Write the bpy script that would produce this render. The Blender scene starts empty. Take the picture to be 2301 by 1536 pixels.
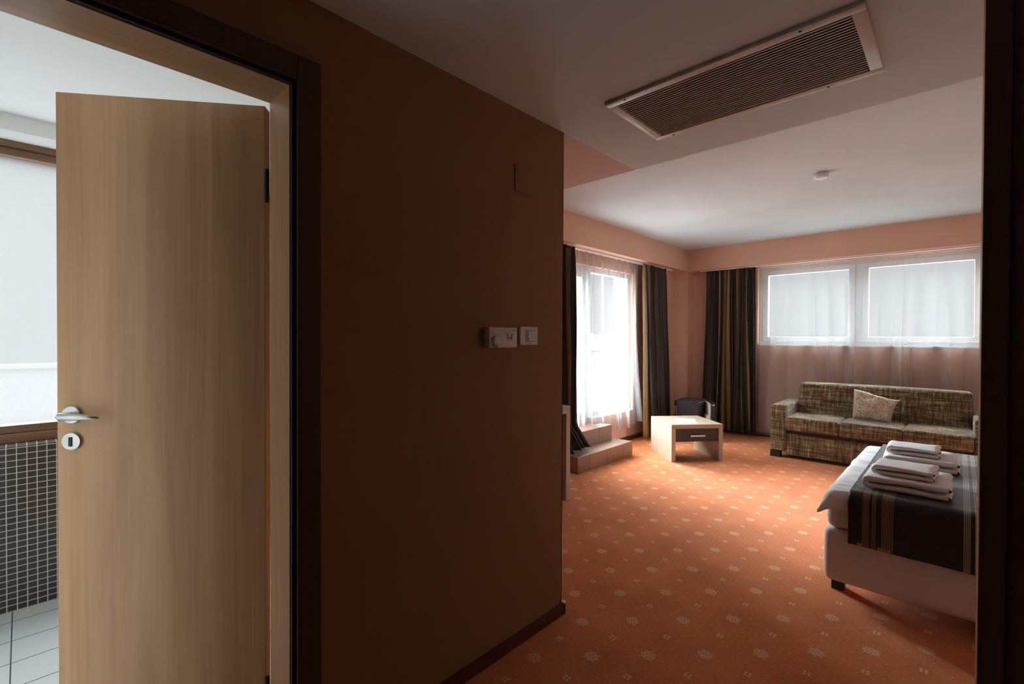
import bpy, bmesh, math, random
from mathutils import Vector, Matrix, noise
random.seed(7)
sc = bpy.context.scene
COL = sc.collection
R = math.radians

# ------------------------------------------------------------------ camera
cd = bpy.data.cameras.new('camera'); cam = bpy.data.objects.new('camera', cd); COL.objects.link(cam)
cd.sensor_fit = 'HORIZONTAL'; cd.sensor_width = 36.0; cd.lens = 1052.05 / 2301 * 36.0
cd.clip_start = 0.02; cd.clip_end = 500
yaw, pit, rol = R(43.69), R(0.5525), R(0.2193)
fw = Vector((-math.sin(yaw)*math.cos(pit), math.cos(yaw)*math.cos(pit), -math.sin(pit)))
rt = Vector((math.cos(yaw), math.sin(yaw), 0)); up = rt.cross(fw)
rr = math.cos(rol)*rt + math.sin(rol)*up; uu = math.cos(rol)*up - math.sin(rol)*rt
cam.matrix_world = Matrix(((rr.x, uu.x, -fw.x, 0), (rr.y, uu.y, -fw.y, 0), (rr.z, uu.z, -fw.z, 1.32), (0, 0, 0, 1)))
sc.camera = cam

# ------------------------------------------------------------------ exposure
sc.view_settings.view_transform = 'Standard'; sc.view_settings.look = 'None'
sc.view_settings.gamma = 1.0; sc.view_settings.use_curve_mapping = False
sc.view_settings.exposure = 0.52

# ------------------------------------------------------------------ sky: bright overcast, far brighter overhead than at the horizon
HOR, ZEN = 0.60, 19.0
w = bpy.data.worlds.new('overcast_sky'); sc.world = w; w.use_nodes = True
nt = w.node_tree; nt.nodes.clear()
o = nt.nodes.new('ShaderNodeOutputWorld'); bg = nt.nodes.new('ShaderNodeBackground')
tc = nt.nodes.new('ShaderNodeTexCoord'); sp = nt.nodes.new('ShaderNodeSeparateXYZ')
mr = nt.nodes.new('ShaderNodeMapRange'); mr.interpolation_type = 'SMOOTHSTEP'
mr.inputs['From Min'].default_value = 0.24; mr.inputs['From Max'].default_value = 0.62
mr.inputs['To Min'].default_value = HOR; mr.inputs['To Max'].default_value = ZEN
nt.links.new(tc.outputs['Generated'], sp.inputs[0]); nt.links.new(sp.outputs['Z'], mr.inputs['Value'])
nt.links.new(mr.outputs[0], bg.inputs['Strength']); bg.inputs['Color'].default_value = (0.945, 0.985, 1.015, 1)
nt.links.new(bg.outputs[0], o.inputs[0])
w.cycles.sampling_method = 'MANUAL'; w.cycles.sample_map_resolution = 512

# sun behind thin cloud to the left of the house: a very soft directional light
sl = bpy.data.lights.new('veiled_sun', 'SUN'); sl.energy = 20.0; sl.angle = R(40); sl.color = (.90, .975, 1.0)
so = bpy.data.objects.new('veiled_sun', sl); COL.objects.link(so); so.location = (-12, 2, 8)
so.rotation_euler = Vector((math.cos(R(19)), -.26, -math.sin(R(19)))).to_track_quat('-Z', 'Y').to_euler()

def portal(name, loc, size_y, size_z, direction):
    l = bpy.data.lights.new(name, 'AREA'); l.shape = 'RECTANGLE'; l.size = size_y; l.size_y = size_z
    l.cycles.is_portal = True
    ob = bpy.data.objects.new(name, l); COL.objects.link(ob); ob.location = loc
    ob.rotation_euler = Vector(direction).to_track_quat('-Z', 'Z').to_euler()
    return ob
portal('balcony_window_daylight', (-3.37, 4.535, 1.24), 1.97, 1.82, (1, 0, 0))
portal('back_window_daylight', (-0.89, 7.10, 1.755), 2.2, 1.04, (0, -1, 0))
portal('bathroom_window_daylight', (-3.47, 0.0, 1.56), 2.4, 1.5, (1, 0, 0))

# ------------------------------------------------------------------ material helpers
class NT:
    def __init__(s, name):
        s.m = bpy.data.materials.new(name); s.m.use_nodes = True
        s.t = s.m.node_tree; s.b = s.t.nodes['Principled BSDF']; s.out = s.t.nodes['Material Output']
    def n(s, ty, **k):
        nd = s.t.nodes.new(ty)
        for a, v in k.items(): setattr(nd, a, v)
        return nd
    def l(s, a, b): s.t.links.new(a, b)
    def put(s, sock, v):
        if hasattr(v, 'is_output') or isinstance(v, bpy.types.NodeSocket): s.l(v, sock)
        else: sock.default_value = v
    def m_(s, op, a, b=0.0, c=0.0):
        nd = s.n('ShaderNodeMath', operation=op)
        s.put(nd.inputs[0], a); s.put(nd.inputs[1], b); s.put(nd.inputs[2], c)
        return nd.outputs[0]
    def pos(s, obj=False):
        g = s.n('ShaderNodeTexCoord') if obj else s.n('ShaderNodeNewGeometry')
        return g.outputs['Object'] if obj else g.outputs['Position']
    def xyz(s, v):
        q = s.n('ShaderNodeSeparateXYZ'); s.l(v, q.inputs[0]); return q.outputs
    def mapped(s, v, scale, rot=(0, 0, 0)):
        q = s.n('ShaderNodeMapping'); s.l(v, q.inputs[0]); q.inputs['Scale'].default_value = scale
        q.inputs['Rotation'].default_value = rot; return q.outputs[0]
    def noise(s, v, scale, detail=3, rough=.5, dist=0):
        q = s.n('ShaderNodeTexNoise'); s.l(v, q.inputs['Vector']); q.inputs['Scale'].default_value = scale
        q.inputs['Detail'].default_value = detail; q.inputs['Roughness'].default_value = rough
        q.inputs['Distortion'].default_value = dist; return q.outputs[0]
    def ramp(s, f, stops, interp='LINEAR'):
        q = s.n('ShaderNodeValToRGB'); q.color_ramp.interpolation = interp; e = q.color_ramp.elements
        while len(e) < len(stops): e.new(.5)
        for i, (p, c) in enumerate(stops):
            e[i].position = p; e[i].color = (c[0], c[1], c[2], 1)
        s.l(f, q.inputs[0]); return q.outputs[0]
    def mix(s, f, a, b, blend='MIX'):
        q = s.n('ShaderNodeMix', data_type='RGBA', blend_type=blend)
        s.put(q.inputs[0], f)
        s.put(q.inputs[6], a if not isinstance(a, tuple) else (*a, 1)); s.put(q.inputs[7], b if not isinstance(b, tuple) else (*b, 1))
        return q.outputs[2]
    def bump(s, h, strength=.3, dist=.01):
        q = s.n('ShaderNodeBump'); q.inputs['Strength'].default_value = strength; q.inputs['Distance'].default_value = dist
        s.l(h, q.inputs['Height']); s.l(q.outputs[0], s.b.inputs['Normal'])
    def set(s, col=None, rough=None, metal=None, spec=None, sheen=None):
        if col is not None: s.put(s.b.inputs['Base Color'], (*col, 1) if isinstance(col, tuple) else col)
        if rough is not None: s.b.inputs['Roughness'].default_value = rough
        if metal is not None: s.b.inputs['Metallic'].default_value = metal
        if spec is not None: s.b.inputs['Specular IOR Level'].default_value = spec
        if sheen is not None: s.b.inputs['Sheen Weight'].default_value = sheen
        return s

def paint(name, col, rough=.75, var=.05, bump=.12):
    t = NT(name); p = t.pos()
    f = t.noise(p, 1.3, 3); f2 = t.noise(p, 260, 2)
    c = t.ramp(f, [(.3, tuple(x*(1-var) for x in col)), (.7, tuple(min(1, x*(1+var)) for x in col))])
    t.set(c, rough, spec=.3); t.bump(f2, bump, .002); return t.m
def plain(name, col, rough=.5, metal=0, spec=.5, bump=0):
    t = NT(name); f = t.noise(t.pos(True), 35, 3)
    c = t.ramp(f, [(.3, tuple(x*.95 for x in col)), (.7, tuple(min(1, x*1.04) for x in col))])
    t.set(c, rough, metal, spec)
    if bump: t.bump(t.noise(t.pos(True), 400, 2), bump, .002)
    return t.m
def wood(name, a, b, axis='z', scale=1.0, rough=.42, spec=.5):
    t = NT(name); p = t.pos(True)
    sc3 = {'z': (9, 9, .55), 'x': (.55, 9, 9), 'y': (9, .55, 9)}[axis]
    q = t.mapped(p, tuple(v*scale for v in sc3))
    broad = t.noise(q, 1.1, 3, .55, 1.2)
    sc4 = {'z': (90, 90, 1.4), 'x': (1.4, 90, 90), 'y': (90, 1.4, 90)}[axis]
    fine = t.noise(t.mapped(p, sc4), 1.0, 4, .6)
    f = t.m_('ADD', t.m_('MULTIPLY', broad, .7), t.m_('MULTIPLY', fine, .3))
    c = t.ramp(f, [(.32, a), (.5, tuple((x+y)/2 for x, y in zip(a, b))), (.66, b)])
    t.set(c, rough, spec=spec); t.bump(fine, .05, .001); return t.m

M = {}
PE = (0.74, 0.465, 0.345)
M['peach'] = paint('peach_wall_paint', PE)
M['brown_paint'] = paint('brown_corridor_paint', (.34, .185, .088))
M['white_paint'] = paint('white_ceiling_paint', (.72, .835, .885))
M['bath_white'] = paint('bathroom_white_paint', (.82, .83, .82))
M['beech'] = wood('beech_veneer', (.54, .295, .145), (.74, .44, .235), 'z')
M['beech_x'] = wood('beech_veneer_lintel', (.46, .275, .145), (.64, .41, .235), 'y')
M['lightoak_z'] = wood('pale_oak_vertical', (.41, .345, .255), (.52, .45, .345), 'z', 1.6)
M['lightoak_x'] = wood('pale_oak_top', (.38, .31, .22), (.49, .41, .30), 'x', 1.6)
M['brownwood'] = wood('brown_window_wood', (.15, .068, .035), (.26, .125, .065), 'y', 1.5, .35)
M['darkwood'] = wood('dark_skirting_wood', (.085, .022, .014), (.13, .038, .024), 'y', 1.5, .4)
M['door_casing'] = wood('dark_frame_wood', (.068, .032, .016), (.105, .052, .027), 'z', 1.2, .5)
M['black_front'] = wood('black_brown_drawer_front', (.018, .012, .011), (.032, .022, .02), 'x', 2, .4)
M['white_plastic'] = plain('white_plastic', (.78, .76, .74), .35)
M['pvc'] = plain('white_pvc_frame', (.74, .77, .78), .35)
M['white_metal'] = plain('white_enamelled_metal', (.76, .73, .70), .38)
M['grille_metal'] = plain('grille_metal', (.84, .78, .75), .45)
M['steel'] = plain('brushed_steel', (.62, .62, .60), .32, 1)
M['grip'] = plain('satin_grey_handle', (.62, .58, .58), .4, .6)
M['black'] = plain('black_plastic', (.012, .012, .013), .4)
M['fridge'] = plain('black_fridge_skin', (.028, .030, .034), .38)
M['groove_dark'] = plain('dark_groove_strip', (.02, .012, .01), .7)
M['foot'] = plain('dark_furniture_foot', (.03, .018, .012), .6)
M['greymark'] = plain('grey_print', (.30, .28, .27), .6)
M['outdoor'] = plain('weathered_grey_outdoor_wood', (.30, .31, .32), .7)
M['terrace'] = paint('pale_terrace_paving', (.38, .385, .39), .8)
M['parapet'] = paint('pale_render_parapet', (.17, .175, .175), .8)
M['ground'] = paint('hazy_ground', (.10, .11, .10), .9)
M['duct_shade'] = plain('dark_duct_shade', (.05, .035, .03), .8)

def make_glass():
    t = NT('window_glass'); t.t.nodes.remove(t.b)
    tr = t.n('ShaderNodeBsdfTransparent'); tr.inputs[0].default_value = (.97, .98, .98, 1)
    gl = t.n('ShaderNodeBsdfGlossy'); gl.inputs['Roughness'].default_value = .02
    fr = t.n('ShaderNodeFresnel'); fr.inputs[0].default_value = 1.45
    ge = t.n('ShaderNodeNewGeometry'); ff = t.m_('MULTIPLY', fr.outputs[0], t.m_('SUBTRACT', 1.0, ge.outputs['Backfacing']))
    mx = t.n('ShaderNodeMixShader'); t.l(ff, mx.inputs[0]); t.l(tr.outputs[0], mx.inputs[1]); t.l(gl.outputs[0], mx.inputs[2])
    t.l(mx.outputs[0], t.out.inputs[0]); return t.m
M['glass'] = make_glass()
def make_frost():
    t = NT('frosted_glass'); t.t.nodes.remove(t.b)
    tr = t.n('ShaderNodeBsdfTransparent'); tr.inputs[0].default_value = (.86, .865, .87, 1)
    tl = t.n('ShaderNodeBsdfTranslucent'); tl.inputs[0].default_value = (.085, .085, .084, 1)
    mx = t.n('ShaderNodeMixShader'); mx.inputs[0].default_value = .555
    t.l(tr.outputs[0], mx.inputs[1]); t.l(tl.outputs[0], mx.inputs[2]); t.l(mx.outputs[0], t.out.inputs[0]); return t.m
M['frost'] = make_frost()
def make_sheer(name, base, facing, glow):
    t = NT(name); t.t.nodes.remove(t.b)
    tr = t.n('ShaderNodeBsdfTransparent'); tr.inputs[0].default_value = (1, 1, 1, 1)
    tl = t.n('ShaderNodeBsdfTranslucent'); tl.inputs[0].default_value = (glow, glow*1.03, glow*1.06, 1)
    df = t.n('ShaderNodeBsdfDiffuse'); df.inputs[0].default_value = (.92, .92, .94, 1)
    a = t.n('ShaderNodeMixShader'); a.inputs[0].default_value = .5; t.l(tl.outputs[0], a.inputs[1]); t.l(df.outputs[0], a.inputs[2])
    lw = t.n('ShaderNodeLayerWeight'); lw.inputs[0].default_value = .28
    uv = t.n('ShaderNodeUVMap'); uv.uv_map = 'UVMap'
    weave = t.noise(t.mapped(uv.outputs[0], (900, 60, 1)), 1, 2)
    f = t.m_('ADD', t.m_('MULTIPLY', lw.outputs['Facing'], facing), t.m_('ADD', base, t.m_('MULTIPLY', weave, .10)))
    f = t.m_('MINIMUM', f, .93)
    mx = t.n('ShaderNodeMixShader'); t.l(f, mx.inputs[0]); t.l(tr.outputs[0], mx.inputs[1]); t.l(a.outputs[0], mx.inputs[2])
    t.l(mx.outputs[0], t.out.inputs[0]); return t.m
M['sheer'] = make_sheer('white_sheer_voile', .27, .36, .13)
M['sheer_back'] = make_sheer('white_sheer_voile_dense', .27, .30, .15)

def make_drape():
    t = NT('striped_satin_curtain'); uv = t.n('ShaderNodeUVMap'); uv.uv_map = 'UVMap'
    u = t.xyz(uv.outputs[0])[0]
    f = t.m_('FRACT', t.m_('MULTIPLY', u, 1/.60))
    K, G, T, C = (.016, .014, .015), (.30, .185, .070), (.062, .046, .042), (.033, .034, .038)
    c = t.ramp(f, [(0, C), (.18, K), (.28, G), (.37, K), (.44, T), (.62, G), (.68, K), (.80, T), (.88, G), (.945, C)], 'CONSTANT')
    th = t.noise(t.mapped(uv.outputs[0], (500, 8, 1)), 1, 2)
    c = t.mix(.35, c, t.mix(th, (.0, .0, .0), (.9, .8, .7)), 'SOFT_LIGHT')
    t.set(c, .45, spec=.45, sheen=.15); t.bump(th, .1, .001); return t.m
M['drape'] = make_drape()

def make_carpet():
    t = NT('orange_medallion_carpet'); p = t.pos(); x, y, z = t.xyz(p)
    wob = t.noise(p, 60, 2)
    x = t.m_('ADD', x, t.m_('MULTIPLY', t.m_('SUBTRACT', wob, .5), .004))
    u = t.m_('DIVIDE', t.m_('ADD', x, 1.09), .16675); v = t.m_('DIVIDE', t.m_('SUBTRACT', y, 1.965), .170)
    gi = t.m_('ROUND', u); gj = t.m_('ROUND', v)
    lx = t.m_('MULTIPLY', t.m_('SUBTRACT', u, gi), .16675); ly = t.m_('MULTIPLY', t.m_('SUBTRACT', v, gj), .170)
    par = t.m_('ABSOLUTE', t.m_('SUBTRACT', t.m_('FLOORED_MODULO', t.m_('ADD', gi, gj), 2.0), 0.0))
    odd = t.m_('GREATER_THAN', par, .5); even = t.m_('SUBTRACT', 1.0, odd)
    r = t.m_('SQRT', t.m_('ADD', t.m_('MULTIPLY', lx, lx), t.m_('MULTIPLY', ly, ly)))
    th = t.m_('ARCTAN2', ly, lx)
    c8 = t.m_('COSINE', t.m_('MULTIPLY', th, 8.0)); c4 = t.m_('ABSOLUTE', t.m_('COSINE', t.m_('MULTIPLY', th, 3.0)))
    ring = t.m_('LESS_THAN', t.m_('ABSOLUTE', t.m_('SUBTRACT', r, t.m_('ADD', .0245, t.m_('MULTIPLY', c8, .0022)))), .0026)
    pet = t.m_('MULTIPLY', t.m_('GREATER_THAN', c4, .80), t.m_('LESS_THAN', r, .0205))
    knob = t.m_('MULTIPLY', t.m_('GREATER_THAN', c8, .72), t.m_('MULTIPLY', t.m_('GREATER_THAN', r, .026), t.m_('LESS_THAN', r, .0315)))
    inner = t.m_('LESS_THAN', t.m_('ABSOLUTE', t.m_('SUBTRACT', r, .0145)), .0018)
    dot = t.m_('LESS_THAN', r, .004)
    med = t.m_('MAXIMUM', ring, t.m_('MAXIMUM', pet, t.m_('MAXIMUM', knob, t.m_('MAXIMUM', inner, dot))))
    med = t.m_('MULTIPLY', med, even)
    ax = t.m_('SUBTRACT', t.m_('ABSOLUTE', lx), .0078); ay = t.m_('SUBTRACT', t.m_('ABSOLUTE', ly), .0078)
    cr = t.m_('LESS_THAN', t.m_('SQRT', t.m_('ADD', t.m_('MULTIPLY', ax, ax), t.m_('MULTIPLY', ay, ay))), .0056)
    cr = t.m_('MULTIPLY', cr, odd)
    # small scattered dots on a staggered fine grid
    k = 6.0
    du = t.m_('MULTIPLY', t.m_('ADD', u, v), k/2); dv = t.m_('MULTIPLY', t.m_('SUBTRACT', u, v), k/2)
    fu = t.m_('SUBTRACT', du, t.m_('ROUND', du)); fv = t.m_('SUBTRACT', dv, t.m_('ROUND', dv))
    dd = t.m_('LESS_THAN', t.m_('SQRT', t.m_('ADD', t.m_('MULTIPLY', fu, fu), t.m_('MULTIPLY', fv, fv))), .068)
    dd = t.m_('MULTIPLY', dd, t.m_('MULTIPLY', t.m_('GREATER_THAN', r, .036), .50))
    mk = t.m_('MAXIMUM', t.m_('MULTIPLY', med, .66), t.m_('MAXIMUM', t.m_('MULTIPLY', cr, .80), dd))
    pile = t.noise(t.mapped(p, (1, 2.4, 1), (0, 0, .5)), 85, 4, .75); soft = t.noise(p, 3.5, 3)
    fac = t.m_('ADD', t.m_('MULTIPLY', pile, .6), t.m_('MULTIPLY', soft, .4))
    base = t.ramp(fac, [(.30, (.50, .140, .042)), (.55, (.73, .225, .072)), (.72, (.83, .29, .10))])
    c = t.mix(mk, base, (.88, .66, .42))
    t.set(c, .95, spec=.1, sheen=.22); t.b.inputs['Sheen Roughness'].default_value = .45; t.bump(pile, .5, .006); return t.m
M['carpet'] = make_carpet()

def grid_mat(name, tile, grout, ay, az, sy, sz, oy, oz, gw, rough=.3, jitter=.2):
    """rectangular tiles by world position: axes ay/az (0,1,2), sizes, offsets, joint width"""
    t = NT(name); p = t.pos(); c = t.xyz(p)
    a = t.m_('DIVIDE', t.m_('SUBTRACT', c[ay], oy), sy); b = t.m_('DIVIDE', t.m_('SUBTRACT', c[az], oz), sz)
    fa = t.m_('FRACT', a); fb = t.m_('FRACT', b)
    da = t.m_('MULTIPLY', t.m_('SUBTRACT', .5, t.m_('ABSOLUTE', t.m_('SUBTRACT', fa, .5))), sy)
    db = t.m_('MULTIPLY', t.m_('SUBTRACT', .5, t.m_('ABSOLUTE', t.m_('SUBTRACT', fb, .5))), sz)
    d = t.m_('MINIMUM', da, db)
    g = t.m_('LESS_THAN', d, gw/2)
    cell = t.n('ShaderNodeCombineXYZ'); t.l(t.m_('FLOOR', a), cell.inputs[0]); t.l(t.m_('FLOOR', b), cell.inputs[1])
    wn = t.n('ShaderNodeTexWhiteNoise'); wn.noise_dimensions = '3D'; t.l(cell.outputs[0], wn.inputs['Vector'])
    cl = t.n('ShaderNodeTexNoise'); t.l(p, cl.inputs['Vector']); cl.inputs['Scale'].default_value = 9; cl.inputs['Detail'].default_value = 5
    k = t.m_('ADD', 1-jitter/2, t.m_('MULTIPLY', t.m_('ADD', t.m_('MULTIPLY', wn.outputs['Value'], .4), t.m_('MULTIPLY', cl.outputs[0], .6)), jitter))
    q = t.n('ShaderNodeVectorMath', operation='SCALE'); q.inputs[0].default_value = tile; t.l(k, q.inputs['Scale'])
    t.set(t.mix(g, q.outputs[0], grout), rough); t.bump(t.m_('MINIMUM', d, gw), .4, .05); return t.m
M['mosaic'] = grid_mat('dark_brown_mosaic', (.040, .026, .024), (.50, .50, .47), 1, 2, .0345, .030, -.055, .003, .0035, .25, .5)
M['mosaic_top'] = grid_mat('mosaic_ledge', (.05, .035, .033), (.50, .50, .47), 1, 0, .0345, .030, -.055, .003, .0035, .2, .5)
M['bath_floor'] = grid_mat('white_bathroom_floor_tile', (.66, .70, .69), (.10, .12, .13), 1, 0, .40, .1985, -.037, -3.147, .0045, .25, .06)
M['step_tile'] = grid_mat('brown_step_tile', (.27, .155, .105), (.07, .045, .03), 1, 2, .314, 5.0, 3.905, -1, .007, .35, .5)
M['step_tile_up'] = grid_mat('brown_step_tile_upper', (.30, .175, .12), (.07, .045, .03), 1, 2, .30, 5.0, 4.128, -1, .007, .35, .5)

def make_tweed():
    t = NT('brown_tweed_upholstery'); p = t.pos(True)
    h = t.noise(t.mapped(p, (7, 7, 130)), 1, 3, .6); v = t.noise(t.mapped(p, (150, 40, 7)), 1, 3, .6)
    h2 = t.noise(t.mapped(p, (3.5, 3.5, 45)), 1, 2, .6); v2 = t.noise(t.mapped(p, (48, 20, 4)), 1, 2, .6)
    f = t.m_('ADD', t.m_('MULTIPLY', t.m_('ADD', h, v), .26), t.m_('MULTIPLY', t.m_('ADD', h2, v2), .24))
    c = t.ramp(f, [(.38, (.030, .017, .009)), (.47, (.110, .070, .036)), (.52, (.20, .145, .078)), (.57, (.34, .285, .165)), (.64, (.54, .50, .34))])
    t.set(c, .92, spec=.15, sheen=.35); t.bump(f, .5, .004); return t.m
M['tweed'] = make_tweed()
def make_damask():
    t = NT('beige_damask'); p = t.pos(True)
    wv = t.n('ShaderNodeTexVoronoi', feature='SMOOTH_F1'); t.l(t.mapped(p, (15, 15, 15)), wv.inputs['Vector'])
    n = t.noise(p, 14, 3, .6, 2.2)
    f = t.m_('FRACT', t.m_('MULTIPLY', t.m_('ADD', wv.outputs[0], n), 1.5))
    c = t.ramp(f, [(.0, (.58, .51, .38)), (.42, (.60, .53, .41)), (.52, (.36, .26, .16)), (.75, (.42, .32, .21)), (.9, (.58, .51, .38))])
    t.set(c, .6, spec=.3, sheen=.3); t.bump(t.noise(p, 9, 3), .5, .03); return t.m
M['damask'] = make_damask()
def cloth(name, col, scale=500, bump=.15, big=0, rough=.9):
    t = NT(name); p = t.pos(True); f = t.noise(p, scale, 2)
    c = t.ramp(f, [(.3, tuple(x*.93 for x in col)), (.7, col)])
    t.set(c, rough, spec=.15, sheen=.2)
    if big:
        g = t.m_('ADD', t.m_('MULTIPLY', f, .08), t.noise(t.mapped(p, (2.2, 7, 4)), 2.4, 3, .5, .6)); t.bump(g, big, .03)
    else: t.bump(f, bump, .003)
    return t.m
M['linen'] = cloth('white_bed_linen', (.88, .89, .93), 300, .1, .45)
M['mattress'] = cloth('white_sheet', (.78, .76, .80), 300, .1, .12)
M['bedbase'] = cloth('cream_bed_base_fabric', (.74, .70, .72), 450, .2)
M['towel'] = cloth('white_terry_towel', (.90, .88, .91), 380, .9)

def make_runner():
    t = NT('charcoal_bed_runner'); p = t.pos(True); x, y, z = t.xyz(p)
    # thin metallic thread stripes, by object x (metres across the runner)
    def band(a, b, n, duty=.45):
        ins = t.m_('MULTIPLY', t.m_('GREATER_THAN', x, a), t.m_('LESS_THAN', x, b))
        f = t.m_('FRACT', t.m_('MULTIPLY', t.m_('SUBTRACT', x, a), n/(b-a)))
        return t.m_('MULTIPLY', ins, t.m_('LESS_THAN', f, duty))
    tan = t.m_('MAXIMUM', band(-.333, -.305, 5), t.m_('MAXIMUM', band(-.296, -.279, 3), band(-.259, -.213, 8)))
    sil = t.m_('MAXIMUM', band(.022, .046, 4, .55), band(.058, .078, 3, .55))
    sil = t.m_('MAXIMUM', sil, band(.098, .122, 3, .55))
    th = t.noise(t.mapped(p, (400, 6, 6)), 1, 2)
    base = t.ramp(th, [(.3, (.012, .013, .016)), (.7, (.026, .028, .033))])
    c = t.mix(t.m_('MULTIPLY', tan, .9), base, (.34, .24, .16)); c = t.mix(t.m_('MULTIPLY', sil, .9), c, (.40, .38, .35))
    # gold patches along the front hem
    low = t.m_('LESS_THAN', z, .325)
    gp = t.m_('MAXIMUM', band(-.352, -.331, 1, 1.1), t.m_('MAXIMUM', band(-.274, -.226, 1, 1.1), band(.021, .040, 1, 1.1)))
    c = t.mix(t.m_('MULTIPLY', gp, low), c, (.42, .24, .03))
    t.set(c, .5, spec=.35, sheen=.1); t.bump(t.noise(t.mapped(p, (3, 14, 8)), 2, 3, .5, .4), .25, .02); return t.m
M['runner'] = make_runner()
def make_paper():
    t = NT('printed_paper'); p = t.pos(True); x, y, z = t.xyz(p)
    a = t.m_('MULTIPLY', t.m_('LESS_THAN', t.m_('ABSOLUTE', t.m_('SUBTRACT', x, -.035)), .006), t.m_('LESS_THAN', t.m_('ABSOLUTE', y), .035))
    n = t.m_('GREATER_THAN', t.noise(t.mapped(p, (60, 160, 1)), 1, 1), .42)
    t.set(t.mix(t.m_('MULTIPLY', t.m_('MULTIPLY', a, n), .8), (.85, .86, .90), (.05, .05, .06)), .6); return t.m
M['paper'] = make_paper()
def make_leaf():
    t = NT('hazy_foliage'); f = t.noise(t.pos(True), 4, 4)
    t.set(t.ramp(f, [(.3, (.16, .18, .165)), (.7, (.26, .28, .26))]), .9); return t.m  # haze is put into the grey-green leaf colour
M['foliage'] = make_leaf()

# ------------------------------------------------------------------ mesh helpers
def obj(name, bm, mat, parent=None, smooth=False, loc=None):
    me = bpy.data.meshes.new(name); bm.normal_update(); bm.to_mesh(me); bm.free()
    ob = bpy.data.objects.new(name, me); COL.objects.link(ob)
    for m in (mat if isinstance(mat, (list, tuple)) else [mat]): me.materials.append(m)
    if smooth:
        for p in me.polygons: p.use_smooth = True
        if smooth == 'auto':
            md = None
            me.set_sharp_from_angle(angle=R(35))
    if parent: ob.parent = parent
    if loc: ob.location = loc
    return ob
def box(bm, a, b, mi=0, bevel=0, seg=2):
    r = bmesh.ops.create_cube(bm, size=1)
    vs = r['verts']
    s = Vector([abs(b[i]-a[i]) for i in range(3)]); c = Vector([(a[i]+b[i])/2 for i in range(3)])
    for v in vs: v.co = Vector((v.co.x*s.x, v.co.y*s.y, v.co.z*s.z)) + c
    fs = list({f for v in vs for f in v.link_faces})
    for f in fs: f.material_index = mi
    if bevel:
        es = list({e for v in vs for e in v.link_edges})
        r2 = bmesh.ops.bevel(bm, geom=es, offset=bevel, segments=seg, affect='EDGES', profile=.6)
        for f in r2['faces']: f.material_index = mi
    return vs
def B(*boxes, bevel=0, seg=2):
    bm = bmesh.new()
    for bb in boxes:
        a, b = bb[0], bb[1]; mi = bb[2] if len(bb) > 2 else 0
        box(bm, a, b, mi, bevel, seg)
    return bm
def rotz(bm, ang, c=(0, 0, 0), verts=None):
    bmesh.ops.rotate(bm, cent=c, matrix=Matrix.Rotation(ang, 3, 'Z'), verts=verts or bm.verts)
def cyl(bm, p0, p1, r, r2=None, seg=24, mi=0):
    p0, p1 = Vector(p0), Vector(p1); d = p1-p0
    rr_ = bmesh.ops.create_cone(bm, cap_ends=True, segments=seg, radius1=r, radius2=r if r2 is None else r2, depth=d.length)
    q = d.to_track_quat('Z', 'Y').to_matrix(); mid = (p0+p1)/2
    for v in rr_['verts']: v.co = q @ v.co + mid
    for f in {f for v in rr_['verts'] for f in v.link_faces}: f.material_index = mi
    return rr_['verts']
def lathe(bm, prof, seg=32, origin=(0, 0, 0), axis=(0, 0, 1)):
    q = Vector(axis).to_track_quat('Z', 'Y').to_matrix(); o_ = Vector(origin); rings = []
    for r, z in prof:
        rings.append([bm.verts.new(q @ Vector((r*math.cos(2*math.pi*i/seg), r*math.sin(2*math.pi*i/seg), z)) + o_) for i in range(seg)])
    for a, b in zip(rings, rings[1:]):
        for i in range(seg): bm.faces.new((a[i], a[(i+1) % seg], b[(i+1) % seg], b[i]))
    bm.faces.new(list(reversed(rings[0]))); bm.faces.new(rings[-1])
def tube(bm, pts, rad, seg=8):
    pts = [Vector(p) for p in pts]; rings = []
    for i, p in enumerate(pts):
        d = (pts[min(i+1, len(pts)-1)] - pts[max(i-1, 0)]).normalized()
        q = d.to_track_quat('Z', 'Y').to_matrix(); r = rad[i] if isinstance(rad, (list, tuple)) else rad
        rings.append([bm.verts.new(p + q @ Vector((r*math.cos(2*math.pi*k/seg), r*math.sin(2*math.pi*k/seg), 0))) for k in range(seg)])
    for a, b in zip(rings, rings[1:]):
        for i in range(seg): bm.faces.new((a[i], a[(i+1) % seg], b[(i+1) % seg], b[i]))
    bm.faces.new(list(reversed(rings[0]))); bm.faces.new(rings[-1])
def thing(name, label, cat, loc=(0, 0, 0), rz=0, group=None):
    e = bpy.data.objects.new(name, None); COL.objects.link(e); e.location = loc; e.rotation_euler = (0, 0, rz)
    e.empty_display_size = .1; e['label'] = label; e['category'] = cat
    if group: e['group'] = group
    return e
def tag(o, label, cat, group=None):
    o['label'] = label; o['category'] = cat
    if group: o['group'] = group
    return o
def struct(o, label=None):
    o['kind'] = 'structure'
    if label: o['label'] = label; 
    return o
def S(name, bm, mat, label=None, cat='setting', **k):
    o_ = obj(name, bm, mat, **k); struct(o_, label)
    if label: o_['category'] = cat
    return o_
def SE(name, label, cat, loc=(0, 0, 0)):
    e = thing(name, label, cat, loc); e['kind'] = 'structure'; return e
def soft(o_, lv=1, sub=True):
    if sub:
        m = o_.modifiers.new('subsurf', 'SUBSURF'); m.levels = lv; m.render_levels = lv
    return o_

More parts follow.
